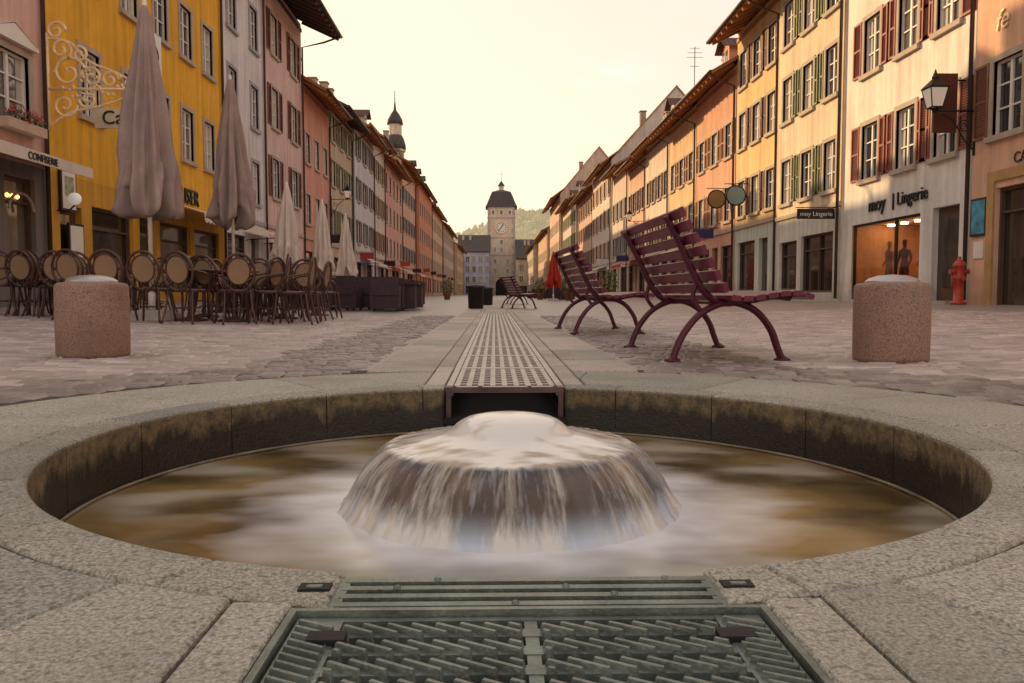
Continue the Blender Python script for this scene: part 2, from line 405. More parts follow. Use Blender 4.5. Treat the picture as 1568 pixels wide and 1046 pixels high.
prof=[(.545,-.221),(.528,-.205),(.512,-.175),(.492,-.138),(.469,-.10),(.446,-.072),(.425,-.052),(.408,-.040),(.398,-.034),(.390,-.0305),(.380,-.028),(.36,-.025),(.32,-.018),(.28,-.010),(.24,-.003),(.215,.003),(.198,.010),(.184,.021),(.172,.032),(.158,.042),(.138,.051),(.11,.057),(.08,.061),(.045,.063),(.0,.064)]
ph=[R.uniform(0,6.28) for _ in range(6)]
def fn(r,z,t):
    e=min(1,max(0,(-.03-z)/.06)); w=(math.sin(23*t+ph[0])+.7*math.sin(37*t+ph[1])+.6*math.sin(61*t+ph[2])+.8*math.sin(11*t+ph[3]))
    rim=.0015*math.sin(70*t)+.0012*math.sin(41*t+1) if .37<r<.41 else 0
    return (r+e*.003*w, z+rim+(.0012*math.sin(7*t+ph[4]+12*r) if .21<r<.37 else 0))
q.lathe(prof,360,fn=fn,cap=False); g.single('fountain_water',(0,CY,0))
# ------------------------------------------------------------ bollards
BOLL=granite('bollard_granite',(.33,.20,.15),pits=.8); CAP=mk('bollard_cap_metal',(.45,.43,.42),.35,.15,5,metal=.6)
g=O(); q=g('b',BOLL); c=g('c',CAP)
q.lathe([(.232,0),(.238,.03),(.240,.25),(.238,.49),(.232,.508),(.218,.52),(.17,.527)],64)
c.lathe([(.172,.522),(.168,.537),(.145,.555),(.09,.572),(.0,.58)],40)
bo=g.single('stone_bollard',(-2.89,5.85,gz(2.83)-.01)); inst(bo,(2.61,5.43,gz(2.6)-.01),2)
# ------------------------------------------------------------ benches
PLUM=mk('bench_paint',(.14,.012,.034),.38,.25,6,60,.15,spec=.35); PLUMF=mk('bench_iron',(.085,.011,.027),.38,.2,6,80,.2,spec=.35)
def smoothpts(P,n=6):
    out=[]
    for i in range(len(P)-1):
        p0=Vector(P[max(i-1,0)]);p1=Vector(P[i]);p2=Vector(P[i+1]);p3=Vector(P[min(i+2,len(P)-1)])
        for j in range(n):
            t=j/n; out.append(.5*((2*p1)+(p2-p0)*t+(2*p0-5*p1+4*p2-p3)*t*t+(3*p1-p0-3*p2+p3)*t**3))
    out.append(Vector(P[-1])); return out
def bench(L=1.95):
    g=O(); w=g('slats',PLUM); f=g('frame',PLUMF)
    for yy in (-.70,.70):
        f.tube(smoothpts([(-.37,yy,.012),(-.345,yy,.09),(-.29,yy,.2),(-.19,yy,.315),(-.05,yy,.385),(.08,yy,.385),(.2,yy,.325),(.29,yy,.215),(.335,yy,.1),(.37,yy,.012)]),.024,8,1.6)
        f.tube(smoothpts([(.42,yy,.425),(.30,yy,.435),(.1,yy,.40),(-.06,yy,.395),(-.17,yy,.47),(-.26,yy,.63),(-.34,yy,.80),(-.43,yy,.965)]),.025,8,1.6)
        f.tube(smoothpts([(-.18,yy,.33),(-.24,yy,.42),(-.22,yy,.52)]),.016,8)
        for sx_ in (-.375,.375): f.lathe([(.055,0),(.055,.012),(.035,.022),(.022,.035)],12,(sx_,yy,0))
    f.box(-.02,.02,-.70,.70,.375,.395)
    def slat(x,z,ang,wd=.066,th=.034):
        M=Matrix.Translation((x,0,z))@Matrix.Rotation(ang,4,'Y')
        h=wd/2;c=.007
        pr=[(-h+c,-th/2),(h-c,-th/2),(h,-th/2+c),(h,th/2-c),(h-c,th/2),(-h+c,th/2),(-h,th/2-c),(-h,-th/2+c)]
        b=len(w.v)
        for yy in (-L/2,L/2):
            for a,z2 in pr: w.v.append(tuple(M@Vector((a,yy,z2))))
        for i in range(8): w.f.append((b+i,b+(i+1)%8,b+8+(i+1)%8,b+8+i)); w.sm.append(False)
        w.f.append(tuple(b+i for i in range(8))); w.f.append(tuple(b+15-i for i in range(8))); w.sm+=[False,False]
    for x,z,a in ((.44,.438,.35),(.365,.455,.0),(.285,.452,-.08),(.205,.440,-.15),(.125,.428,-.12),(.045,.420,0),(-.035,.424,.2)): slat(x,z,a)
    for i in range(7):
        t=i/6; x=-.125-.285*t; z=.49+.475*t; slat(x+.02,z,pi/2-.25-.03*i,.066)
    return g
be=bench().single('park_bench',(1.49,6.15,gz(1.57)),math.radians(2))
inst(be,(1.19,9.9,0),math.radians(3)); inst(be,(.70,25.5,0),math.radians(12)); inst(be,(.95,36,0),math.radians(5))
# ------------------------------------------------------------ bins
g=O(); q=g('b',METAL); q.lathe([(.2,0),(.23,.03),(.24,.6),(.27,.62),(.27,.68),(.2,.72),(.0,.73)],20); lb=g.single('litter_bin',(-.62,25,0)); inst(lb,(-.35,33,0))
# ------------------------------------------------------------ chairs
def caneM():
    m,t,b=nt('rattan_cane'); c=ocoord(t)
    ck=N(t,'ShaderNodeTexChecker'); ck.inputs['Scale'].default_value=55; t.links.new(c,ck.inputs['Vector'])
    col=mixc(t,ck.outputs[1],(.42,.27,.16),(.22,.13,.075)); col=mixc(t,mapr(t,noise(t,c,9,3),.35,.65,0,.4),col,(.18,.11,.06))
    t.links.new(col,b.inputs['Base Color']); b.inputs['Roughness'].default_value=.6; bump(t,b,ck.outputs[1],.4,.004); return m
RAT=caneM(); CHF=mk('chair_frame',(.075,.030,.022),.4,.2,6,bstr=.1)
def chair():
    g=O(); f=g('frame',CHF); r=g('cane',RAT)
    for sx in (-1,1):
        f.tube(smoothpts([(sx*.19,.19,.45),(sx*.205,.215,.2),(sx*.23,.25,0)],3),[.016]*6+[.012],7)
        f.tube(smoothpts([(sx*.17,-.2,.45),(sx*.19,-.24,.2),(sx*.22,-.30,0)],3),.015,7)
        f.tube(smoothpts([(sx*.2,.17,.45),(sx*.25,.13,.60),(sx*.27,0,.67),(sx*.25,-.17,.70),(sx*.21,-.245,.72)],4),.013,7)
    f.lathe([(.19,.425),(.225,.43),(.23,.445),(.225,.46),(.2,.465)],24); r.lathe([(.2,.463),(.1,.468),(.0,.466)],24,cap=False)
    f.lathe([(.15,.2),(.165,.205),(.165,.215),(.15,.22)],16,sm=True,cap=False)
    P=[]; n=28
    for i in range(n+1):
        a=2*pi*i/n; P.append((.215*math.sin(a),-.235-.06*(.5-.5*math.cos(a)),.70-.255*math.cos(a)))
    f.tube(P,.019,7)
    b=len(r.v); m=20
    r.v.append((0,-.262,.715))
    for i in range(m):
        a=2*pi*i/m; r.v.append((.145*math.sin(a),-.24-.055*(.5-.5*math.cos(a)),.72-.175*math.cos(a)))
    for i in range(m): r.f.append((b,b+1+i,b+1+(i+1)%m)); r.sm.append(False)
    Q=[(.153*math.sin(2*pi*i/m),-.238-.058*(.5-.5*math.cos(2*pi*i/m)),.72-.183*math.cos(2*pi*i/m)) for i in range(m+1)]
    f.tube(Q,.011,6)
    for a in (pi/2,-pi/2,pi*.8,-pi*.8,pi*.2,-pi*.2): f.tube([(.153*math.sin(a),-.265,.72-.183*math.cos(a)),(.215*math.sin(a),-.265,.70-.255*math.cos(a))],.008,5)
    for sx in (-1,1): f.tube([(sx*.14,-.2,.45),(sx*.165,-.235,.56)],.012,6)
    return g
ch=chair().single('cafe_chair',(-4.75,11.35,gz(4.75)))
def chz(x,y,r,s=1): inst(ch,(x,y,gz(x)),r,s)
for x,y,r in ((-5.25,11.3,.1),(-4.2,11.2,-.15),(-3.65,11.45,.5),(-5.8,11.5,-.1),(-6.4,12.2,.12),(-6.95,12.4,-.1),(-7.45,12.6,.2)): chz(x,y,r)
for i in range(46):
    x=R.uniform(-8,-3.4); y=R.choice((12.5,13.3,14.3,15.2,16.2,17.3))+R.uniform(-.15,.15)
    x=round(x/.62)*.62+R.uniform(-.06,.06)
    if x>-3.4-(y-12)*.03+ .1: continue
    chz(x,y,R.choice((0,pi,pi/2,-pi/2,.3,-.3))+R.uniform(-.3,.3))
for x,y,r in ((-3.25,11.9,1.7),(-3.15,12.7,-1.5),(-3.0,13.5,1.5),(-2.95,12.9,.2),(-3.5,12.4,1.2),(-3.0,14.6,-1.2),(-2.85,11.7,1.6)): chz(x-.05,y,r)
g=O(); f=g('t',CHF); f.lathe([(.36,.725),(.37,.735),(.36,.75),(.0,.75)],28); f.lathe([(.24,0),(.22,.03),(.04,.06),(.03,.1),(.03,.725)],20)
tb=g.single('cafe_table',(-4.5,12.1,gz(4.5)))
for x,y in ((-5.6,12.15),(-3.9,12.2),(-6.7,13.1),(-4.9,13.8),(-3.6,13.9),(-6.1,14.6),(-4.3,15.6),(-5.5,16.4),(-3.5,16),(-7.4,15)): inst(tb,(x,y,gz(x)))
# ------------------------------------------------------------ parasols
def parasol(name,x,y,top,bot,rad,mat,folds=8,seed=1):
    rr=random.Random(seed); g=O(); c=g('cloth',mat); p=g('pole',WHITE); b=g('base',mk('parasol_base_white',(.55,.5,.46),.8))
    H=top-bot; ph=[rr.uniform(0,6.28) for _ in range(5)]
    prof=[(.02,top),(.05,top-.03),(.07,top-.1)]+[(.07+(rad-.07)*((i/26)**.85),top-.1-(H-.1)*i/26) for i in range(1,27)]+[(rad*.8,bot-.02),(rad*.25,bot+.05)]
    def fn(r,z,t):
        k=(top-z)/H; w=.26*math.cos(folds*t+ph[0]+.5*math.sin(3*k*2))+.13*math.sin(2*folds*t+ph[1]+2*k)+.10*math.sin(3*t+ph[2]+1.5*k)
        zz=z
        if k>.78: w+=.28*(k-.78)/.22*math.sin(5*t+ph[3]+9*k); zz=z+.20*(k-.78)/.22*math.sin(4*t+ph[4])+.08*math.sin(folds*t)
        if .72<k<.86: w+=.14*math.sin((k-.72)/.14*pi)*math.sin(7*t+20*k)
        return (r*(1+w*min(1,k*2)),zz)
    c.lathe(prof,96,fn=fn,cap=False)
    p.lathe([(.032,.05),(.032,top+.06),(.0,top+.09)],12)
    b.box(-.3,.3,-.3,.3,.0,.10); b.box(-.22,.22,-.22,.22,.10,.14); p.lathe([(.05,.14),(.05,.4)],12)
    return g.single(name,(x,y,gz(x)))
CL1=mk('parasol_cloth_taupe',(.36,.265,.24),.9,.14,3,60,.4,bd=.01); CL2=mk('parasol_cloth_cream',(.70,.60,.53),.9,.1,3)
CLR=mk('parasol_cloth_red',(.45,.03,.015),.85,.1,3)
parasol('closed_parasol',-5.02,12.0,4.48,1.62,.36,CL1,8,3)
parasol('closed_parasol',-5.50,17.3,4.8,1.95,.38,CL1,8,5)
parasol('closed_parasol',-5.45,21.6,3.2,1.15,.30,CL2,8,6); parasol('closed_parasol',-5.35,25.5,3.2,1.1,.30,CL2,8,7); parasol('closed_parasol',-5.45,30,3.2,1.1,.30,CL2,8,8)
parasol('closed_parasol',3.55,50,3.0,1.0,.40,CLR,8,9); parasol('closed_parasol',4.1,58,3.0,1.0,.40,CLR,8,10)
# wicker
WK=mk('dark_wicker',(.045,.02,.027),.55,.3,8,90,.7,bd=.01)
g=O(); w=g('w',WK)
w.box(-.33,.33,-.32,.30,.06,.40); w.box(-.33,.33,-.36,-.26,.40,.86); w.box(-.36,-.28,-.34,.30,.06,.64); w.box(.28,.36,-.34,.30,.06,.64)
for a in (-.3,.26):
    for b_ in (-.3,.24): w.box(a,a+.05,b_,b_+.05,0,.06)
g('seat_cushion',mk('cushion_dark',(.10,.04,.05),.9)).box(-.27,.27,-.25,.29,.402,.47)
wa=g.single('wicker_armchair',(-4.4,20.6,gz(4.4)))
for i in range(24):
    x=-4.5+.82*(i%3)+R.uniform(-.1,.1); y=20.6+1.25*(i//3)+R.uniform(-.2,.2)
    if i: inst(wa,(x,y,gz(x)),R.choice((0,pi,pi/2,0))+R.uniform(-.25,.25))
g=O(); w=g('w',WK); w.box(-.4,.4,-.4,.4,.70,.76); w.box(-.3,.3,-.3,.3,0.05,.70); wt=g.single('wicker_table',(-5.2,21.5,gz(5.2)))
for x,y in ((-2.5,22.5),(-2.5,24.5)): inst(wt,(x,y,gz(x)))
for i in range(14): inst(wa,(3.4+R.uniform(-.5,1.6),52+i*2.0,.04),R.uniform(0,6))
# planters
LEAF=mk('leaves',(.08,.11,.03),.6,.3,4,bstr=0,island=.5); TERR=mk('terracotta',(.28,.11,.06),.8)
FLR=mk('red_flowers',(.6,.03,.03),.6,.2,4,bstr=0,island=.3); FLY=mk('orange_flowers',(.7,.28,.03),.6,.2,4,bstr=0,island=.3)
def leaves(q,cx,cy,cz,rx,ry,rz,n,s):
    for _ in range(n):
        while True:
            a,b,c=[R.uniform(-1,1) for _ in range(3)]
            if .25<a*a+b*b+c*c<1: break
        p=Vector((cx+a*rx,cy+b*ry,cz+c*rz)); u=Vector([R.uniform(-1,1) for _ in range(3)]).normalized(); v=u.orthogonal().normalized(); k=s*R.uniform(.6,1.3)
        q.quad(p-u*k,p+v*k*.5,p+u*k,p-v*k*.5)
for i,(x,y) in enumerate(((4.3,48),(3.3,60),(5.2,66),(5.6,40),(-3.5,60))):
    g=O(); g('pot',TERR).lathe([(.2,0),(.28,.45),(.31,.47),(.28,.48)],20); leaves(g('l',LEAF),0,0,.95,.45,.45,.6,420,.07); leaves(g('f',FLY),0,0,.95,.45,.45,.6,60,.06)
    g.single('potted_plant',(x,y,gz(x)))
# ------------------------------------------------------------ buildings
def louvre(sh,x0,x1,z0,z1,near):
    if not near: sh.box(x0,x1,-.045,-.003,z0,z1); return
    f=.06
    sh.box(x0,x0+f,-.05,-.004,z0,z1); sh.box(x1-f,x1,-.05,-.004,z0,z1)
    for z in (z0,z1-f,(z0+z1)/2-f/2): sh.box(x0+f,x1-f,-.048,-.006,z,z+f)
    z=z0+f+.02
    while z<z1-f-.03:
        M=Matrix.Translation(((x0+x1)/2,-.025,z+.02))@Matrix.Rotation(.6,4,'X')
        sh.box(-(x1-x0)/2+f,(x1-x0)/2-f,-.024,.024,-.005,.005,M); z+=.062
CURT=mk('window_curtain',(.5,.46,.4),.9,.1,4)
def building(name,side,ya,yb,eave,wall,base=None,gf=3.3,cols=3,rows=(3.9,6.95),ww=1.0,wh=1.55,shut=None,ov=1.0,pitch=38,depth=12,off=0,shops=None,roof=None,ucols=None,dorm=0,trim=None,near=None,chim=1,pos=None,raft=TIMBER,band=True):
    W=yb-ya; o=O(); wm=wallm(wall); bm=wallm(base or wall); tr=trim or STONE
    if near is None: near=ya<62
    if ucols is None: ucols=[W*(i+.5)/cols for i in range(cols)]
    ops=[]
    for z in rows:
        if z+wh>eave-.2: continue
        for u in ucols: ops.append((u-ww/2,u+ww/2,z,z+wh,'win'))
    if shops is None:
        shops=[]; u=.5; i=R.randint(0,2)
        while u<W-1.6:
            k=('shop','door','shop')[i%3]; l=(2.4,1.1,2.9)[i%3]; l=min(l,W-.4-u)
            if l<.9: break
            shops.append((u,u+l,.6 if k=='shop' else .1,2.75,k)); u+=l+.55; i+=1
    ops+=shops
    us=sorted(set([0,W]+[a for q in ops for a in q[:2]])); zs=sorted(set([-.3,gf,eave]+[a for q in ops for a in q[2:4]]))
    wg=o('walls',wm); bg=o('ground_floor_wall',bm); fr=o('window_frames',WHITE); gl=o('window_glass',GLASS); st=o('stone_surrounds',tr); sg=o('shop_glass',SHOPG); df=o('shopfront_frames',DARKT); cu=o('curtains',CURT)
    for i in range(len(us)-1):
        for j in range(len(zs)-1):
            a,b,c,d=us[i],us[i+1],zs[j],zs[j+1]; mu,mz=(a+b)/2,(c+d)/2
            if any(q[0]<mu<q[1] and q[2]<mz<q[3] for q in ops): continue
            (bg if mz<gf else wg).quad((a,0,c),(b,0,c),(b,0,d),(a,0,d))
    if band: st.box(0.02,W-.02,-.07,-.002,gf+.05,gf+.2)
    for (a,b,c,d,k) in ops:
        dp=.16 if k=='win' else .25
        q=wg if k=='win' else bg
        if k!='room':
            q.quad((a,0,c),(a,dp,c),(a,dp,d),(a,0,d)); q.quad((b,0,c),(b,dp,c),(b,dp,d),(b,0,d)); q.quad((a,0,d),(b,0,d),(b,dp,d),(a,dp,d)); q.quad((a,0,c),(b,0,c),(b,dp,c),(a,dp,c))
        if k=='win':
            gl.quad((a,.13,c),(b,.13,c),(b,.13,d),(a,.13,d)); t=.055
            if near and R.random()<.6:
                for s0 in (a+t,b-t-.2): cu.quad((s0,.126,c+t),(s0+.2,.126,c+t),(s0+.2,.126,d-t),(s0,.126,d-t))
            fr.box(a,a+t,.075,.125,c,d); fr.box(b-t,b,.075,.125,c,d); fr.box(a+t,b-t,.078,.122,c,c+t); fr.box(a+t,b-t,.078,.122,d-t,d)
            m=(a+b)/2; fr.box(m-.04,m+.04,.07,.12,c+t,d-t)
            for zz in ((c+(d-c)*.36),(c+(d-c)*.68)): fr.box(a+t,m-.04,.085,.12,zz-.018,zz+.018); fr.box(m+.04,b-t,.085,.12,zz-.018,zz+.018)
            e=.13
            st.box(a-e,a,-.03,.07,c,d+e); st.box(b,b+e,-.03,.07,c,d+e); st.box(a,b,-.028,.07,d,d+e); st.box(a-e-.04,b+e+.04,-.10,.06,c-.13,c-.002)
            if shut:
                for s0,s1 in ((a-e-.54,a-e-.01),(b+e+.01,b+e+.54)):
                    if s0>0 and s1<W: louvre(o('shutters',shut),s0,s1,c+.01,d+.04,near)
        elif k=='shop':
            sg.quad((a,.2,c),(b,.2,c),(b,.2,d),(a,.2,d)); t=.07
            df.box(a,a+t,.1,.19,c,d); df.box(b-t,b,.1,.19,c,d); df.box(a+t,b-t,.1,.19,d-t,d); df.box(a+t,b-t,.1,.19,c,c+t)
            n=max(1,int((b-a)/1.4))
            for i in range(1,n): x=a+(b-a)*i/n; df.box(x-.03,x+.03,.11,.19,c+t,d-t)
            df.box(a+t,b-t,.12,.19,d-.55,d-.50)
        elif k=='door':
            df.box(a,b,.16,.22,c,d); sg.quad((a+.15,.15,c+.5),(b-.15,.15,c+.5),(b-.15,.15,d-.2),(a+.15,.15,d-.2))
            fr.box(b-.2,b-.17,.10,.13,c+.9,c+1.2); st.box(a-.1,b+.1,-.35,-.003,c-.2,c+.1 if c>.15 else .28)
    D=depth; tp=math.tan(math.radians(pitch)); rz=eave+tp*D/2
    for u in (0,W):
        wg.quad((u,0,-.3),(u,D,-.3),(u,D,eave),(u,0,eave)); wg.quad((u,0,eave),(u,D,eave),(u,D/2,rz))
    wg.quad((0,D,-.3),(W,D,-.3),(W,D,eave),(0,D,eave))
    rg=o('roof',roof or ROOF); un=o('eaves',raft)
    z0=eave-ov*tp*.45; e=.12
    for (y_,z_,y2,z2) in ((-ov,z0,.6,eave+.6*tp),(.6,eave+.6*tp,D/2,rz),(D/2,rz,D+.5,eave-.5*tp)):
        rg.quad((-e,y_,z_+.16),(W+e,y_,z_+.16),(W+e,y2,z2+.16),(-e,y2,z2+.16)); un.quad((-e,y_,z_),(W+e,y_,z_),(W+e,y2,z2),(-e,y2,z2))
        for u in (-e,W+e): un.quad((u,y_,z_),(u,y2,z2),(u,y2,z2+.16),(u,y_,z_+.16))
    un.quad((-e,-ov,z0),(W+e,-ov,z0),(W+e,-ov,z0+.16),(-e,-ov,z0+.16))
    o('gutter',PIPE).tube([(-e,-ov-.06,z0+.1),(W+e,-ov-.06,z0+.1)],.075,8)
    o('gutter',PIPE).tube([(W-.12,-ov-.05,z0+.05),(W-.12,-ov*.6,z0-.25),(W-.12,-.09,z0-.5),(W-.12,-.09,.3)],.05,7)
    u=.3
    while u<W: 
        M=Matrix.Translation((u,-ov+.05,z0-.07))@Matrix.Rotation(math.atan2(eave+.6*tp-z0,.6+ov),4,'X')
        un.box(-.06,.06,0,ov+.05,-.07,.06,M); u+=.75
    un.box(0,W,-.06,-.002,eave-.42,eave-.25)
    if chim:
        for _ in range(R.randint(1,2)):
            u=R.uniform(1,W-1); yy=D*.36; zz=eave+tp*yy
            st.box(u-.35,u+.35,yy-.3,yy+.3,zz-.6,zz+1.3); un.box(u-.42,u+.42,yy-.37,yy+.37,zz+1.3,zz+1.4)
    for i in range(dorm):
        u=W*(i+.5)/dorm; yy=1.0; zz=eave+tp*yy; h=1.35
        wg.box(u-.65,u+.65,yy,yy+1.9,zz-.1,zz+h); gl.quad((u-.4,yy-.012,zz+.3),(u+.4,yy-.012,zz+.3),(u+.4,yy-.012,zz+h-.12),(u-.4,yy-.012,zz+h-.12))
        fr.box(u-.03,u+.03,yy-.03,yy-.014,zz+.3,zz+h-.12)
        for s in (-1,1):
            rg.quad((u+s*.9,yy-.35,zz+h-.08),(u,yy-.35,zz+h+.6),(u,yy+3,zz+h+.6),(u+s*.9,yy+3,zz+h-.08))
        wg.quad((u-.65,yy-.001,zz+h),(u+.65,yy-.001,zz+h),(u,yy-.001,zz+h+.5))
    if pos: L,rt=pos
    elif side=='L': L=(-10+off,ya,0); rt=pi/2
    else: L=(11-off,yb,0); rt=-pi/2
    return o,name,L,rt
def B(*a,**k):
    o,n,L,r=building(*a,**k); return o.tree(n,L,r)
RED=mk('shutter_red',(.26,.05,.035),.6,.2,3,bstr=.05); GRN=mk('shutter_green',(.19,.21,.10),.6,.2,3,bstr=.05); BRN=mk('shutter_brown',(.21,.09,.05),.6,.2,3,bstr=.05)
PNK=mk('shutter_pale',(.52,.38,.30),.6,.1,3,bstr=.05); DRD=mk('shutter_oxblood',(.16,.03,.035),.6,.2,3,bstr=.05); GRY=mk('shutter_slate',(.14,.13,.15),.6,.2,3,bstr=.05); TAN=mk('shutter_tan',(.42,.22,.12),.6,.15,3,bstr=.05)
# ---- left row
o,n_,L,r_=building('pink_confectionery_house','L',5,18.6,12.5,(.70,.44,.37),(.22,.19,.17),gf=3.2,ucols=[3.2,6.2,9.2,12.35],rows=(3.95,7.2),ww=1.3,wh=1.5,shut=PNK,shops=[(1,3,.9,2.9,'shop'),(4,6,.9,2.9,'shop'),(7.2,9.2,.9,2.9,'shop'),(10.0,11.7,.9,2.9,'shop'),(12.0,13.1,.9,2.9,'shop')])
st=o('stone_surrounds',STONE); lt=o('pediments',WHITE)
for u in (3.2,6.2,9.2,12.35):
    lt.box(u-.85,u+.85,-.14,-.0,5.62,5.70)
    for s in (-1,1): lt.quad((u+s*.85,-.13,5.70),(u,-.13,6.02),(u,-.005,6.02),(u+s*.85,-.005,5.70))
    lt.quad((u-.85,-.12,5.70),(u+.85,-.12,5.70),(u,-.12,6.0))
    o('window_box',PNK).box(u-.7,u+.7,-.34,-.12,3.78,3.98)
    leaves(o('geranium_leaves',LEAF),u,-.24,4.08,.75,.16,.14,260,.05); leaves(o('geranium_flowers',FLR),u,-.27,4.15,.72,.16,.13,110,.045)
AW=mk('awning_cream',(.70,.60,.51),.85,.08,3)
aw=o('awning',AW); aw.quad((0.5,-.03,3.55),(13.4,-.03,3.55),(13.4,-1.1,3.2),(.5,-1.1,3.2)); aw.box(.5,13.4,-1.12,-1.09,2.98,3.2); aw.quad((13.4,-.03,3.55),(13.4,-.03,3.3),(13.4,-1.09,2.98),(13.4,-1.1,3.2))
WARM=emis('warm_lamp',(1,.5,.15),3)
for u in (10.85,12.55):
    n=12; rr=.72 if u<11.5 else .45
    for i in range(n):
        a0,a1=pi*i/n,pi*(i+1)/n; o('arch_trim',STONE).tube([(u+rr*math.cos(a0),-.02,2.2+rr*.8*math.sin(a0)),(u+rr*math.cos(a1),-.02,2.2+rr*.8*math.sin(a1))],.03,5)
    for k in (-.4,0,.4): o('lit_lamps',WARM).lathe([(.0,2.45),(.04,2.48),(.05,2.52),(.0,2.56)],8,(u+k*rr,.17,0))
e=o.tree(n_,L,r_); text('CONFISERIE',e,(11.4,-1.13,3.02),.2,METAL); text('CONDITOREI',e,(7.0,-1.13,3.02),.2,METAL)
YEL=(.80,.41,.025)
o,n_,L,r_=building('yellow_restaurant_house','L',18.6,30.4,13,YEL,(.66,.33,.03),gf=3.2,ucols=[2.0,4.3,6.4,8.4,10.4],rows=(4.75,8.0),ww=.95,wh=1.6,shops=[(.4,1.4,.3,2.5,'door'),(1.9,4.2,.5,2.6,'shop'),(4.6,5.7,.2,2.6,'door'),(6.0,8.4,.5,2.6,'shop'),(8.8,11.2,.5,2.6,'shop')],off=.05,band=False)
aw=o('awning',AW); u0,u1=4.9,11.5
aw.quad((u0,-.05,3.25),(u1,-.05,3.25),(u1,-1.7,2.75),(u0,-1.7,2.75))
u=u0
while u<u1-.01:
    u2=u+.3; aw.quad((u,-1.7,2.75),(u2,-1.7,2.75),(u2,-1.72,2.52),((u+u2)/2,-1.72,2.46),(u,-1.72,2.52)); u=u2
e=o.tree(n_,L,r_); text('WALLISER',e,(7.6,-.03,3.35),.70,METAL,ext=.03)
text('Restaurant',e,(8.2,-1.74,2.55),.16,METAL)
g=O(); g('board',METAL).box(-.35,.35,-.05,0,0,1.0); g('sheet',WHITE).box(-.29,.29,-.06,-.051,.06,.94); g('pic',mk('menu_print',(.3,.32,.2),.6,.5,9)).box(-.2,.2,-.065,-.061,.35,.8); g.single('menu_board',(-9.93,19.3,2.35),pi/2)
g=O(); g('board',METAL).box(-.35,.35,-.05,0,0,1.2); g('sheet',WHITE).box(-.29,.29,-.06,-.051,.06,1.14); g.single('menu_board',(-9.93,19.6,.9),pi/2)
g=O(); g('sheet',WHITE).box(-.55,.55,-.06,-.02,0,1.35); g('ring',METAL).tube([(.3*math.cos(a*pi/12),-.07,.7+.3*math.sin(a*pi/12)) for a in range(25)],.02,6); g.single('wall_banner',(-9.9,24.2,6.6),pi/2)
g=O(); g('globe',emis('globe_glass',(.9,.85,.78),.25)).lathe([(.14*math.sin(pi*i/12),-.14*math.cos(pi*i/12)) for i in range(13)],20,(0,-.45,0),cap=False); g('arm',METAL).tube([(0,0,-.25),(0,-.3,-.28),(0,-.45,-.14)],.02,6); g.single('globe_wall_lamp',(-10,18.9,2.6),pi/2)
GOLD=mk('gilded_iron',(.92,.70,.42),.4,.15,8,metal=.1,bstr=.1)
g=O(); q=g('gold',GOLD)
def spiral(cx,cz,r0,turn,a0,sgn=1,rr=.034):
    P=[]
    n=28
    for i in range(n+1):
        t=i/n; a=a0+sgn*turn*2*pi*t; r=r0*(1-.82*t); P.append((0,cx+r*math.cos(a),cz+r*math.sin(a)))
    q.tube(P,rr,6)
q.tube([(0,0,0),(0,2.1,0)],.035,6); q.tube([(0,0,-.9),(0,0,1.2)],.035,6); q.tube(smoothpts([(0,0,-.8),(0,.5,-.5),(0,1.2,-.35),(0,2.0,-.05)]),.03,6)
q.tube(smoothpts([(0,0,1.1),(0,.5,1.0),(0,.9,.6),(0,1.5,.35),(0,2.1,.02)]),.03,6)
for cx,cz,r0,a0,sg in ((.45,.35,.38,0,1),(.95,.25,.25,pi,-1),(1.35,.2,.2,0,1),(1.75,.12,.15,pi,1),(.35,-.35,.28,0,-1),(.85,-.22,.2,pi,1),(.3,.85,.25,-1,1),(2.15,.2,.2,-1.5,1),(2.1,-.1,.15,1.5,1),(.7,.75,.18,2,-1),(.2,1.25,.22,0,1)): spiral(cx,cz,r0,1.4,a0,sg)
for i in range(34):
    cy,cz=R.uniform(.1,2.0),R.uniform(-.3,.5); q.lathe([(.0,-.05),(.055,0),(.0,.05)],6,(0,cy,cz))
g('panel',mk('sign_panel_cream',(.6,.5,.36),.6)).box(-.02,.02,1.0,2.1,-.85,-.42); q.tube([(0,1.1,-.42),(0,1.1,0)],.012,5); q.tube([(0,2.0,-.42),(0,2.0,0)],.012,5)
e=g.single('gilded_wrought_iron_sign',(-9.85,18.5,4.95),-pi/2)
text('Café',e,(.035,1.55,-.76),.42,METAL,rx=pi/2,rz=pi/2)
B('white_townhouse','L',30.4,36.1,14.4,(.70,.65,.66),gf=3.3,cols=2,rows=(4.2,7.3,10.5),ww=1.0,wh=1.7,ov=1.2,shut=None,trim=mk('grey_trim',(.33,.33,.38),.8))
B('red_shuttered_townhouse','L',36.1,43.2,14.3,(.70,.50,.46),cols=2,rows=(4.8,7.95,11.2),ww=1.1,wh=1.75,shut=DRD,ov=2.0,raft=DARKT,dorm=1)
B('salmon_townhouse','L',43.2,50,11.4,(.68,.32,.25),cols=3,rows=(4.2,7.4),shut=None,ov=1.3,pitch=42,roof=ROOF)
B('beige_townhouse','L',50,58,12.0,(.56,.44,.31),cols=3,rows=(4.1,7.1,9.8),shut=GRN,ov=1.2,raft=DARKT)
B('pale_blue_townhouse','L',58,67,12.4,(.62,.60,.64),cols=3,rows=(4.1,7.1,10.1),ov=1.1,shut=GRY,off=.2)
B('white_gabled_townhouse','L',67,75,13.4,(.70,.60,.54),cols=3,rows=(4.1,7.1,10.1),ov=1.1,shut=BRN,dorm=1)
B('rose_townhouse','L',75,89,12.8,(.70,.38,.31),cols=5,rows=(4.1,7.1,10.0),ov=1.1,shut=None,dorm=2)
B('orange_townhouse','L',89,104,14.8,(.70,.42,.29),cols=5,rows=(4.1,7.3,10.6),ov=1.0,shut=GRY)
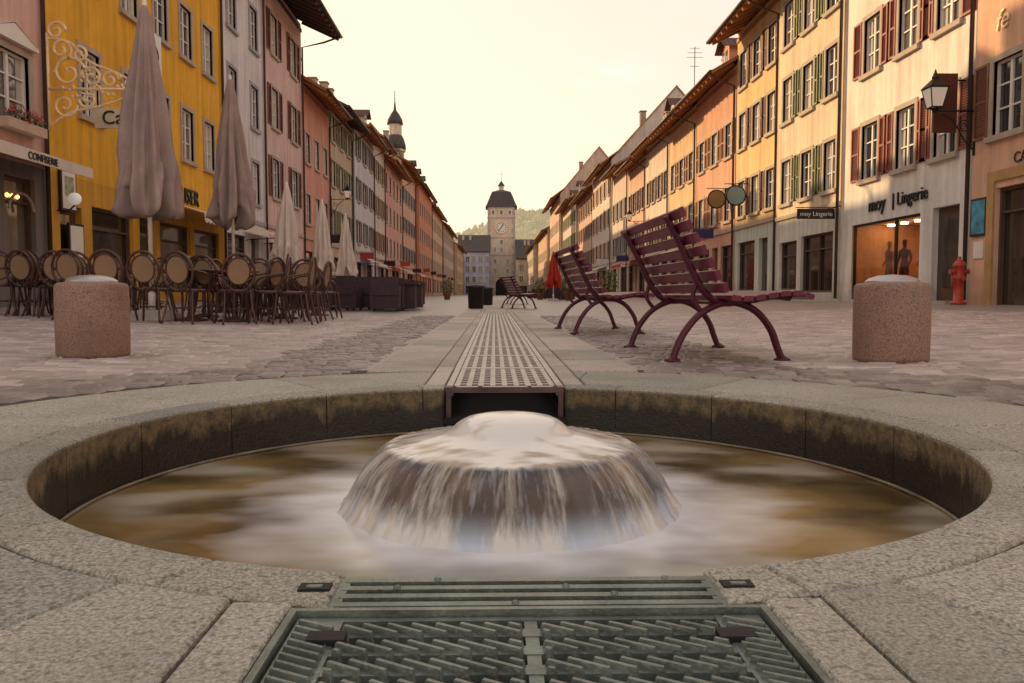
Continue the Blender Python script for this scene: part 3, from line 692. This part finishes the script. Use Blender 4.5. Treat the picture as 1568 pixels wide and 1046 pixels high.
B('red_mansard_townhouse','L',104,125,14.6,(.66,.27,.16),cols=7,rows=(4.1,7.3,10.6),ov=.8,pitch=50,dorm=3,roof=ROOFG,off=.5)
B('cream_townhouse','L',125,150,13.8,(.64,.46,.32),cols=8,rows=(4.1,7.3,10.4),ov=.9,off=.5,dorm=2)
B('grey_townhouse','L',150,185,13.2,(.52,.42,.36),cols=10,rows=(4.1,7.3,10.2),ov=.9,roof=ROOFG,off=.8,pitch=45)
B('ochre_townhouse','L',185,222,11.5,(.6,.41,.26),cols=10,rows=(4.1,7.3),ov=.9,off=1.6)
# ---- right row
o,n_,L,r_=building('peach_corner_house','R',5,18.7,13,(.72,.43,.29),(.72,.44,.31),ucols=[1.2,3.6,6.0,8.4,11],rows=(3.9,7.1),shut=BRN,wh=1.6,shops=[(.9,2.6,.15,2.75,'shop'),(3.4,4.6,.1,2.6,'door'),(5.5,8,.6,2.7,'shop')],off=.1,band=False)
ad=o('arch_stone',mk('ochre_stone',(.45,.27,.11),.8)); ad.box(.65,.89,-.05,.1,-.1,2.9); ad.box(2.61,2.85,-.05,.1,-.1,2.9); ad.box(.65,2.85,-.05,-.002,2.9,3.12)
e=o.tree(n_,L,r_); text('CAFE',e,(1.9,-.03,3.2),.32,METAL); text('fe',e,(.95,-.03,6.15),.6,GOLD,shear=.3)
WR=(.78,.72,.65)
o,n_,L,r_=building('white_lingerie_shop_house','R',18.8,25.9,12.4,WR,(.76,.74,.71),gf=3.4,ucols=[1.75,3.85,5.8],rows=(3.85,6.95,10.1),ww=1.0,wh=1.6,shut=RED,shops=[(.7,4.75,.28,2.55,'room'),(5.35,6.55,.1,2.6,'door')],band=False)
rm=o('shop_interior',mk('shop_interior_wall',(.6,.36,.19),.7,.2,2)); a,b_,c,d,D=.7,4.75,.28,2.55,2.4
rm.quad((a,0,c),(a,D,c),(a,D,d),(a,0,d)); rm.quad((b_,0,c),(b_,D,c),(b_,D,d),(b_,0,d)); rm.quad((a,D,c),(b_,D,c),(b_,D,d),(a,D,d)); rm.quad((a,0,c),(b_,0,c),(b_,D,c),(a,D,c)); rm.quad((a,0,d),(b_,0,d),(b_,D,d),(a,D,d))
fr=o('display_frame',METAL); fr.box(a,a+.06,.05,.13,c,d); fr.box(b_-.06,b_,.05,.13,c,d); fr.box(a+.06,b_-.06,.05,.13,c,c+.06); fr.box(a+.06,b_-.06,.05,.13,d-.06,d); fr.box(3.3,3.36,.05,.13,c+.06,d-.06)
LMP=emis('shop_lamp',(1,.62,.3),42)
for u in (1.2,2.0,2.8,3.7,4.3): o('shop_spotlights',LMP).box(u-.07,u+.07,.9,1.05,d-.05,d-.02)
sh=o('display_shelves',mk('shelf',(.5,.33,.2),.5)); sh.box(1,2.2,D-.25,D-.02,1.0,1.05); sh.box(1,2.2,D-.25,D-.02,1.5,1.55); sh.box(3.5,4.6,D-.3,D-.02,.9,.95); sh.box(3.7,3.75,1.2,1.25,c,1.7); sh.box(3.4,4.5,1.2,1.25,1.65,1.70)
for i in range(9): o('hanging_garments',mk('garment',(.35,.08,.10),.8,.5,6,island=.5)).box(3.5+i*.1,3.55+i*.1,1.1,1.35,.95,1.62)
m_,t_,b2=nt('display_glass'); tr_=N(t_,'ShaderNodeBsdfTransparent'); gs=N(t_,'ShaderNodeBsdfGlossy'); gs.inputs['Roughness'].default_value=.02; fz=N(t_,'ShaderNodeFresnel'); mx=N(t_,'ShaderNodeMixShader')
t_.links.new(fz.outputs[0],mx.inputs[0]); t_.links.new(tr_.outputs[0],mx.inputs[1]); t_.links.new(gs.outputs[0],mx.inputs[2]); t_.links.new(mx.outputs[0],t_.nodes['Material Output'].inputs[0])
o('display_glass',m_).quad((a,.09,c),(b_,.09,c),(b_,.09,d),(a,.09,d))
e=o.tree(n_,L,r_); text('moy',e,(2.35,-.03,2.85),.58,METAL,ext=.02); text('| Lingerie',e,(4.2,-.03,2.88),.50,METAL,ext=.02)
MAN=mk('mannequin_skin',(.30,.16,.10),.5,.05,4,bstr=0); MCL=mk('mannequin_garment',(.10,.02,.03),.7)
def mannequin(x,y,z,rot):
    J=[((0,0,.95),.12),((0,0,1.12),.095),((0,0,1.32),.125),((0,0,1.45),.055),((0,0,1.52),.05),((0,0,1.64),.088),((0,0,1.72),.06),
       ((.17,0,1.40),.05),((.22,.03,1.15),.038),((.20,-.08,.92),.028),((.20,-.1,.84),.025),((-.17,0,1.40),.05),((-.24,.04,1.16),.038),((-.17,-.10,1.0),.028),((-.14,-.13,.95),.025),
       ((.09,0,.85),.085),((.095,-.01,.5),.055),((.10,.02,.09),.034),((.10,-.10,.03),.03),((-.09,0,.85),.085),((-.10,-.03,.5),.055),((-.10,.02,.09),.034),((-.10,-.10,.03),.03)]
    E=[(0,1),(1,2),(2,3),(3,4),(4,5),(5,6),(2,7),(7,8),(8,9),(9,10),(2,11),(11,12),(12,13),(13,14),(0,15),(15,16),(16,17),(17,18),(0,19),(19,20),(20,21),(21,22)]
    me=bpy.data.meshes.new('shop_mannequin'); me.from_pydata([j[0] for j in J],E,[]); me.materials.append(MCL if rot>3.2 else MAN); ob=bpy.data.objects.new('shop_mannequin',me); sc.collection.objects.link(ob)
    ob.location=(x,y,z); ob.rotation_euler=(0,0,rot); m=ob.modifiers.new('s','SKIN')
    for i,j in enumerate(J): me.skin_vertices[0].data[i].radius=(j[1],j[1]*.8)
    me.skin_vertices[0].data[0].use_root=True; ob.modifiers.new('b','SUBSURF').levels=2; ob.modifiers['b'].render_levels=2
try:
    mannequin(11.6,24.0,.3,-pi/2); mannequin(11.7,23.3,.3,-pi/2+.3+2*pi); mannequin(11.9,22.6,.3,-pi/2)
except Exception as ex: print('mann',ex)
B('cream_townhouse','R',25.9,31.9,12.3,(.74,.60,.43),(.68,.66,.60),gf=3.2,cols=3,rows=(3.85,6.9,9.7),ww=.95,wh=1.6,shut=GRN,shops=[(.4,2.2,.6,2.4,'shop'),(2.6,5.4,.5,2.5,'shop')],ov=1.2,off=.05)
B('yellow_townhouse','R',31.9,37.6,12.2,(.76,.54,.26),(.58,.61,.54),cols=3,rows=(3.9,6.9,9.6),ww=.95,shut=BRN,ov=1.3)
B('coral_townhouse','R',37.6,45,10.9,(.70,.38,.26),cols=3,rows=(3.9,6.9),shut=TAN,ov=1.2,dorm=2,pitch=42)
B('gold_townhouse','R',45,52,10.8,(.72,.51,.30),cols=3,rows=(3.9,6.8),shut=TAN,ov=1.3,pitch=44)
B('ivory_townhouse','R',52,60,10.9,(.72,.60,.49),cols=4,rows=(3.9,6.8),shut=BRN,ov=1.1,pitch=40,dorm=1)
B('peach_townhouse','R',60,68,10.6,(.70,.46,.34),cols=4,rows=(3.9,6.8),shut=RED,ov=1.1,pitch=40)
B('ivory_townhouse','R',68,77,11.4,(.68,.56,.47),cols=4,rows=(3.9,7.0),shut=GRY,ov=1.1,pitch=40)
B('tall_gabled_townhouse','R',77,92,13.0,(.70,.61,.52),cols=5,rows=(3.9,7.0,9.9),shut=TAN,ov=1.1,pitch=48,off=.1)
B('rose_townhouse','R',92,108,12.4,(.64,.44,.35),cols=6,rows=(3.9,7.0,9.7),shut=BRN,ov=1.2,pitch=40,roof=ROOF)
B('white_townhouse','R',108,128,13.2,(.68,.59,.49),cols=7,rows=(3.9,7.0,10),shut=GRN,ov=1.2,off=.4,dorm=2)
B('red_roofed_townhouse','R',128,152,16,(.64,.47,.35),cols=8,rows=(3.9,7.2,10.6),ov=1.4,pitch=50,off=.8,roof=ROOFR)
B('ochre_townhouse','R',152,185,12.5,(.58,.40,.27),cols=10,rows=(3.9,7.2),ov=1.0,off=1.2,roof=ROOFR)
B('grey_townhouse','R',185,222,11.5,(.52,.44,.36),cols=10,rows=(3.9,7.2),ov=1.0,off=2.2,roof=ROOFG)
# end of the street
B('blue_end_house','E',0,9.0,12.3,(.44,.48,.70),cols=5,rows=(3.6,6.5,9.2),ww=.9,ov=.5,depth=12,pitch=38,pos=((-10.2,228,0),0),roof=ROOFG,near=False,chim=1)
B('ochre_end_house','E',0,9,10.5,(.62,.49,.35),cols=3,rows=(3.8,7.0),ov=.6,depth=12,pitch=42,pos=((6.0,230,0),0),roof=ROOFG,near=False)
B('cream_end_house','E',0,12,9,(.5,.4,.3),cols=4,rows=(3.8,),ov=.6,depth=12,pitch=42,pos=((-21,226,0),0),roof=ROOF,near=False)
B('cream_end_house','E',0,12,9,(.5,.4,.3),cols=4,rows=(3.8,),ov=.6,depth=12,pitch=42,pos=((14,226,0),0),roof=ROOFR,near=False)
# gate tower
o=O(); TW=wallm((.68,.55,.42)); w=o('walls',TW); q=o('quoins',STONE)
w.box(-4,4,0,8,0,25.6)
for sx in (-4,4):
    for i in range(21): z=i*1.22; l=.9 if i%2 else .55; q.box(min(sx,sx-math.copysign(l,sx)),max(sx,sx-math.copysign(l,sx)),-.05,-.004,z,z+1.1)
for zz in (11.5,16.6,22.3): q.box(-4.1,4.1,-.14,-.002,zz,zz+.25)
gl=o('windows',GLASS); fr=o('window_trim',WHITE)
def tw(x,z,ww=.8,hh=1.3): fr.box(x-ww/2-.15,x+ww/2+.15,-.07,-.003,z-.15,z+hh+.15); gl.quad((x-ww/2,-.08,z),(x+ww/2,-.08,z),(x+ww/2,-.08,z+hh),(x-ww/2,-.08,z+hh))
for z in (6.5,9.2): tw(-1.8,z); tw(1.8,z)
tw(0,12.6); tw(0,14.8); tw(-1.9,12.6)
for x in (-2.4,0,2.4): tw(x,23.4,.7,1.1)
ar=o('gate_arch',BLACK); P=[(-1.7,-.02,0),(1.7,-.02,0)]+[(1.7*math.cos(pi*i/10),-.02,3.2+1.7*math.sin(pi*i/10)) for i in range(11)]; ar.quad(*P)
CZ=19.6
cf=o('clock_face',WHITE); cf.quad(*[(1.7*math.cos(2*pi*i/32),-.12,CZ+1.7*math.sin(2*pi*i/32)) for i in range(32)])
gd=o('clock_hands',GOLD); gd.tube([(1.7*math.cos(2*pi*i/32),-.14,CZ+1.7*math.sin(2*pi*i/32)) for i in range(33)],.16,6)
mt=o('clock_numerals',METAL)
for i in range(12): a=pi*i/6; mt.tube([(1.15*math.cos(a),-.15,CZ+1.15*math.sin(a)),(1.5*math.cos(a),-.15,CZ+1.5*math.sin(a))],.09,5)
mt.tube([(0,-.16,CZ),(.5,-.16,CZ+1.0)],.12,5); mt.tube([(0,-.16,CZ),(-.9,-.16,CZ-.9)],.10,5)
rf=o('roof',ROOFG); lv=[(4.6,25.5),(4.1,26.5),(3.3,28.6),(2.7,30.0)]
c4=lambda r,z:[(-r,4-r,z),(r,4-r,z),(r,4+r,z),(-r,4+r,z)]
for i in range(len(lv)-1):
    (a,z0),(b_,z1)=lv[i],lv[i+1]
    A_,B_=c4(a,z0),c4(b_,z1)
    for j in range(4): rf.quad(A_[j],A_[(j+1)%4],B_[(j+1)%4],B_[j])
for j in range(4):
    A_=c4(2.7,30.0); B_=c4(.9,30.7); rf.quad(A_[j],A_[(j+1)%4],B_[(j+1)%4],B_[j])
w.box(-.7,.7,3.3,4.7,30.4,32.0)
for j in range(4):
    A_=[(-1.0,3.0,32.0),(1.0,3.0,32.0),(1.0,5.0,32.0),(-1.0,5.0,32.0)]; rf.quad(A_[j],A_[(j+1)%4],(0,4,33.6))
gd.tube([(0,4,33.4),(0,4,36.5)],.08,6); gd.box(-.5,.5,3.97,4.03,35.3,35.45)
o.tree('gate_tower',(2.0,238,0),0)
# church turret
o=O(); w=o('walls',TW); rf=o('dome',ROOFG)
w.lathe([(1.5,14),(1.5,26.5)],8,sm=False); w.lathe([(1.75,26.5),(1.75,26.9)],8,sm=False); w.lathe([(1.1,29.2),(1.1,31)],8,sm=False)
rf.lathe([(1.8,26.9),(1.75,27.6),(1.5,28.5),(1.15,29.2)],16); rf.lathe([(1.35,31),(1.2,31.8),(.7,32.7),(.25,33.3),(.08,34.8),(.05,36.5)],16)
for k in range(8):
    a=pi/8+k*pi/4; M=Matrix.Rotation(a,4,'Z'); o('openings',BLACK).box(1.36,1.42,-.3,.3,23,25.5,M)
o.tree('church_turret',(-16.5,138,-2.5),0)
g=O(); q=g('m',METAL); q.tube([(0,0,0),(0,0,4.5)],.03,5)
for z,l in ((4.4,.35),(4.1,.5),(3.8,.55),(3.2,.3)): q.tube([(-l,0,z),(l,0,z)],.015,4)
g.single('roof_antenna',(13.5,56,12.6))
g=O(); q=g('m',METAL)
for i in range(9): q.tube([(0,i*1.2,0),(0,i*1.2,1.2)],.04,4)
for z in (.6,1.2): q.tube([(0,0,z),(0,9.6,z)],.04,4)
g.single('roof_terrace_railing',(-13,108,19))
# ------------------------------------------------------------ street items on right
LG=emis('lantern_glass',(.8,.72,.6),.15)
def lantern(name,loc,rot,arm=1.1):
    g=O(); q=g('iron',METAL); l=g('glass',LG)
    q.tube([(0,0,.55),(0,-arm,.55)],.022,6); q.tube(smoothpts([(0,0,-.35),(0,-.25,-.1),(0,-.5,.3),(0,-.8,.5)]),.018,6); q.tube([(0,-.02,-.45),(0,-.02,.75)],.03,6)
    P=[(0,-.25-.16*math.cos(a*.5)*(1-a/26),.2+.16*math.sin(a*.5)*(1-a/26)) for a in range(20)]; q.tube(P,.012,5)
    c=(0,-arm,0)
    def ring(r,z): return [(c[0]+sx*r,c[1]+sy*r,z) for sx,sy in ((-1,-1),(1,-1),(1,1),(-1,1))]
    A_,B_=ring(.12,.0+.62),ring(.20,1.05)
    for j in range(4): l.quad(A_[j],A_[(j+1)%4],B_[(j+1)%4],B_[j]); q.tube([A_[j],B_[j]],.014,5); q.tube([B_[j],B_[(j+1)%4]],.018,5); q.tube([A_[j],A_[(j+1)%4]],.018,5)
    T=ring(.23,1.06); U=ring(.07,1.25)
    for j in range(4): q.quad(T[j],T[(j+1)%4],U[(j+1)%4],U[j])
    q.lathe([(.07,1.25),(.08,1.3),(.04,1.36),(.02,1.45),(.0,1.5)],10,c); q.lathe([(.02,.5),(.06,.56),(.10,.61)],10,c)
    return g.single(name,loc,rot)
lantern('wall_lantern',(10.9,18.65,4.05),-pi/2,.95)
lantern('wall_lantern',(-9.9,50,5.6),pi/2,1.0); lantern('wall_lantern',(10.9,60,5.2),-pi/2)
g=O(); g('p',mk('sign_brown',(.12,.035,.02),.6)).box(-.04,.04,-.75,-.2,0,1.35); g('a',METAL).tube([(0,0,1.2),(0,-.8,1.2)],.02,5); g.single('projecting_shop_sign',(10.9,19.1,4.2),-pi/2)
g=O(); g('p',METAL).box(-.04,.04,-1.35,-.15,0,.32); g('a',METAL).tube([(0,0,.36),(0,-1.4,.36)],.015,5); sg_=g.single('projecting_shop_sign',(11,26.2,2.85),-pi/2)
text('moy Lingerie',sg_,(.045,-.75,.09),.2,WHITE,rz=pi/2,ext=.004); text('moy Lingerie',sg_,(-.045,-.75,.09),.2,WHITE,rz=-pi/2,ext=.004)
def roundsign(x,y,z,mat,rot):
    g=O(); q=g('disc',mat); P=[(.03,-.6+.4*math.cos(2*pi*i/24),.4*math.sin(2*pi*i/24)) for i in range(24)]; q.quad(*P); q.quad(*[(-.03,p[1],p[2]) for p in P])
    f=g('rim',METAL); f.tube([(0,-.6+.41*math.cos(2*pi*i/24),.41*math.sin(2*pi*i/24)) for i in range(25)],.04,6); f.tube([(0,0,.5),(0,-1.1,.5)],.02,5); g.single('round_hanging_sign',(x,y,z),rot)
roundsign(11,35.5,4.7,mk('sign_teal',(.25,.36,.34),.6),-pi/2); roundsign(11,38.6,4.9,mk('sign_bronze',(.3,.18,.07),.5),-pi/2)
SG=[mk('sign_navy',(.03,.03,.12),.5),METAL,WHITE,mk('sign_red',(.4,.03,.03),.5)]
for i in range(22):
    sd='L' if i%2 else 'R'; y=40+i*6.3; x=-9.9 if sd=='L' else 10.9
    g=O(); g('p',SG[i%4]).box(-.05,.05,-1.25,-.25,0,.45); g('a',METAL).tube([(0,0,.5),(0,-1.3,.5)],.02,5); g.single('projecting_shop_sign',(x,y,2.9+R.uniform(-.1,.5)),pi/2 if sd=='L' else -pi/2)
for i,(sd,y,w_) in enumerate((('L',60,5),('L',70,4),('L',80,6),('R',46,5),('R',62,5),('R',80,7),('L',95,6),('R',100,7),('L',33,2.8))):
    g=O(); q=g('cloth',(AW,CLR,AW)[i%3] if i<8 else AW); q.quad((0,-.03,3.2),(w_,-.03,3.2),(w_,-1.5,2.7),(0,-1.5,2.7)); q.box(0,w_,-1.52,-1.49,2.48,2.7); f=g('arms',METAL); f.tube([(.1,0,2.6),(.1,-1.4,2.7)],.02,5); f.tube([(w_-.1,0,2.6),(w_-.1,-1.4,2.7)],.02,5)
    g.single('shop_awning',(-10,y,0) if sd=='L' else (11,y+w_,0),pi/2 if sd=='L' else -pi/2)
HR=mk('hydrant_red',(.45,.05,.03),.45,.2,6,bstr=.1)
g=O(); q=g('h',HR)
q.lathe([(.17,0),(.17,.06),(.11,.08),(.10,.55),(.13,.57),(.13,.62),(.105,.64),(.105,.85),(.14,.87),(.14,.9),(.10,.97),(.04,1.02),(.03,1.09),(.0,1.1)],20)
for s in (-1,1): q.tube([(s*.08,0,.75),(s*.19,0,.75)],.05,10); q.tube([(s*.19,0,.75),(s*.22,0,.75)],.062,6)
q.tube([(0,-.08,.6),(0,-.19,.6)],.06,10); q.tube([(-.16,0,.35),(-.16,0,.7)],.02,6)
g.single('fire_hydrant',(10.55,18.5,gz(10.5)))
g=O(); g('f',METAL).box(-.3,.3,-.05,-.003,0,.85); g('p',mk('poster_blue',(.05,.25,.38),.5,.6,5)).box(-.25,.25,-.056,-.051,.05,.8); g('n',WHITE).box(-.18,.18,-.03,-.003,-.5,-.12); g.single('wall_poster',(10.9,18.35,1.75),-pi/2)
# ------------------------------------------------------------ hill (airlight of the hazy evening added to its canopy)
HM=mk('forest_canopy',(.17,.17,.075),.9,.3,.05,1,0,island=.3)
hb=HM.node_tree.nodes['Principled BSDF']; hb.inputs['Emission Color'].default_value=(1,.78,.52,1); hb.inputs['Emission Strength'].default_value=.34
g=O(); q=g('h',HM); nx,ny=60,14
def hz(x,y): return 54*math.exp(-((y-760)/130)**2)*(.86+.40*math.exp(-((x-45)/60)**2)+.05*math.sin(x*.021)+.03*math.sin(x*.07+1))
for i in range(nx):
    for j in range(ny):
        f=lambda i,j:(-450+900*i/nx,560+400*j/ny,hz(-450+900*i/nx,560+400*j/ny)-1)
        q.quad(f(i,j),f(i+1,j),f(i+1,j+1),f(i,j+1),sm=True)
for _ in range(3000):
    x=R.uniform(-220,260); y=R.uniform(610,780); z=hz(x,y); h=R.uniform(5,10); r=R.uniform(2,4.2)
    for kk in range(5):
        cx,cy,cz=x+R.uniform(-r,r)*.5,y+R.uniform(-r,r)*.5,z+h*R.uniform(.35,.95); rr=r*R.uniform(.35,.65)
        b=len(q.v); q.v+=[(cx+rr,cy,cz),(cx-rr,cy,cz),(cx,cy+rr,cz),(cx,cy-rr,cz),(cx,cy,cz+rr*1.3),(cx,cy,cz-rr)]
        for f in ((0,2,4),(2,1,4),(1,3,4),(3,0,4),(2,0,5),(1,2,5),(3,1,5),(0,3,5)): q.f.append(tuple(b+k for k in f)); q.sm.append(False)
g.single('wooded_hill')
# ------------------------------------------------------------ sky, sun, camera
EL,AZ=20.0,-46.0
w=bpy.data.worlds.new('World'); sc.world=w; w.use_nodes=True; t=w.node_tree; bg=t.nodes['Background']
sk=N(t,'ShaderNodeTexSky'); sk.sky_type='NISHITA'; sk.sun_disc=False; sk.sun_elevation=math.radians(EL); sk.sun_rotation=math.radians(AZ); sk.air_density=1.2; sk.dust_density=2.5; sk.altitude=300
bw=N(t,'ShaderNodeRGBToBW'); t.links.new(sk.outputs[0],bw.inputs[0])
f=math_(t,'DIVIDE',bw.outputs[0],math_(t,'ADD',bw.outputs[0],2.0))
fm=mapr(t,f,.34,.80,0,1)
S=1/.15
# hazy evening sky: the physical sky's brightness drives a soft cool-to-warm veil
col=mixc(t,fm,(.62*S,.60*S,.65*S),(1.38*S,1.10*S,.80*S))
tc=N(t,'ShaderNodeTexCoord').outputs['Generated']; sx=N(t,'ShaderNodeSeparateXYZ'); t.links.new(tc,sx.inputs[0])
yy=math_(t,'MAXIMUM',sx.outputs[1],.05)
a=math_(t,'SUBTRACT',math_(t,'DIVIDE',sx.outputs[0],yy),.135); b=math_(t,'SUBTRACT',math_(t,'DIVIDE',sx.outputs[2],yy),.268)
d=math_(t,'SQRT',math_(t,'ADD',math_(t,'POWER',math_(t,'MULTIPLY',a,1/.09),2),math_(t,'POWER',math_(t,'MULTIPLY',b,1/.03),2)))
mp=N(t,'ShaderNodeMapping'); mp.inputs['Scale'].default_value=(5,5,18); t.links.new(tc,mp.inputs[0])
cm=math_(t,'MULTIPLY',mapr(t,d,.1,1.0,1,0),mapr(t,noise(t,mp.outputs[0],2.5,5),.4,.7,0,1),clamp=True)
mp2=N(t,'ShaderNodeMapping'); mp2.inputs['Scale'].default_value=(1.2,1.2,5); mp2.inputs['Rotation'].default_value=(0,.25,0); t.links.new(tc,mp2.inputs[0])
cm2=mapr(t,noise(t,mp2.outputs[0],2.2,5,.6),.52,.75,0,.30,True)
col=mixc(t,cm2,col,(1.0*S,.95*S,.88*S))
col=mixc(t,math_(t,'MULTIPLY',cm,.85),col,(1.08*S,1.02*S,.96*S))
t.links.new(col,bg.inputs[0]); bg.inputs[1].default_value=.15
ld=bpy.data.lights.new('sun','SUN'); ld.energy=5; ld.angle=math.radians(.5); ld.color=(1,.66,.32); lo=bpy.data.objects.new('sun',ld); sc.collection.objects.link(lo)
e_,a_=math.radians(EL),math.radians(AZ); dv=Vector((math.sin(a_)*math.cos(e_),math.cos(a_)*math.cos(e_),math.sin(e_))); lo.rotation_euler=dv.to_track_quat('Z','Y').to_euler()
cd=bpy.data.cameras.new('camera'); cam=bpy.data.objects.new('camera',cd); sc.collection.objects.link(cam); sc.camera=cam
cd.sensor_width=36; cd.lens=36*1253/1568; cd.clip_start=.05; cd.clip_end=6000
cam.location=(-.05,0,.45); cam.rotation_euler=(math.radians(90-3.33),0,math.radians(-1.23))
sc.view_settings.view_transform='Standard'; sc.view_settings.look='None'; sc.view_settings.exposure=0
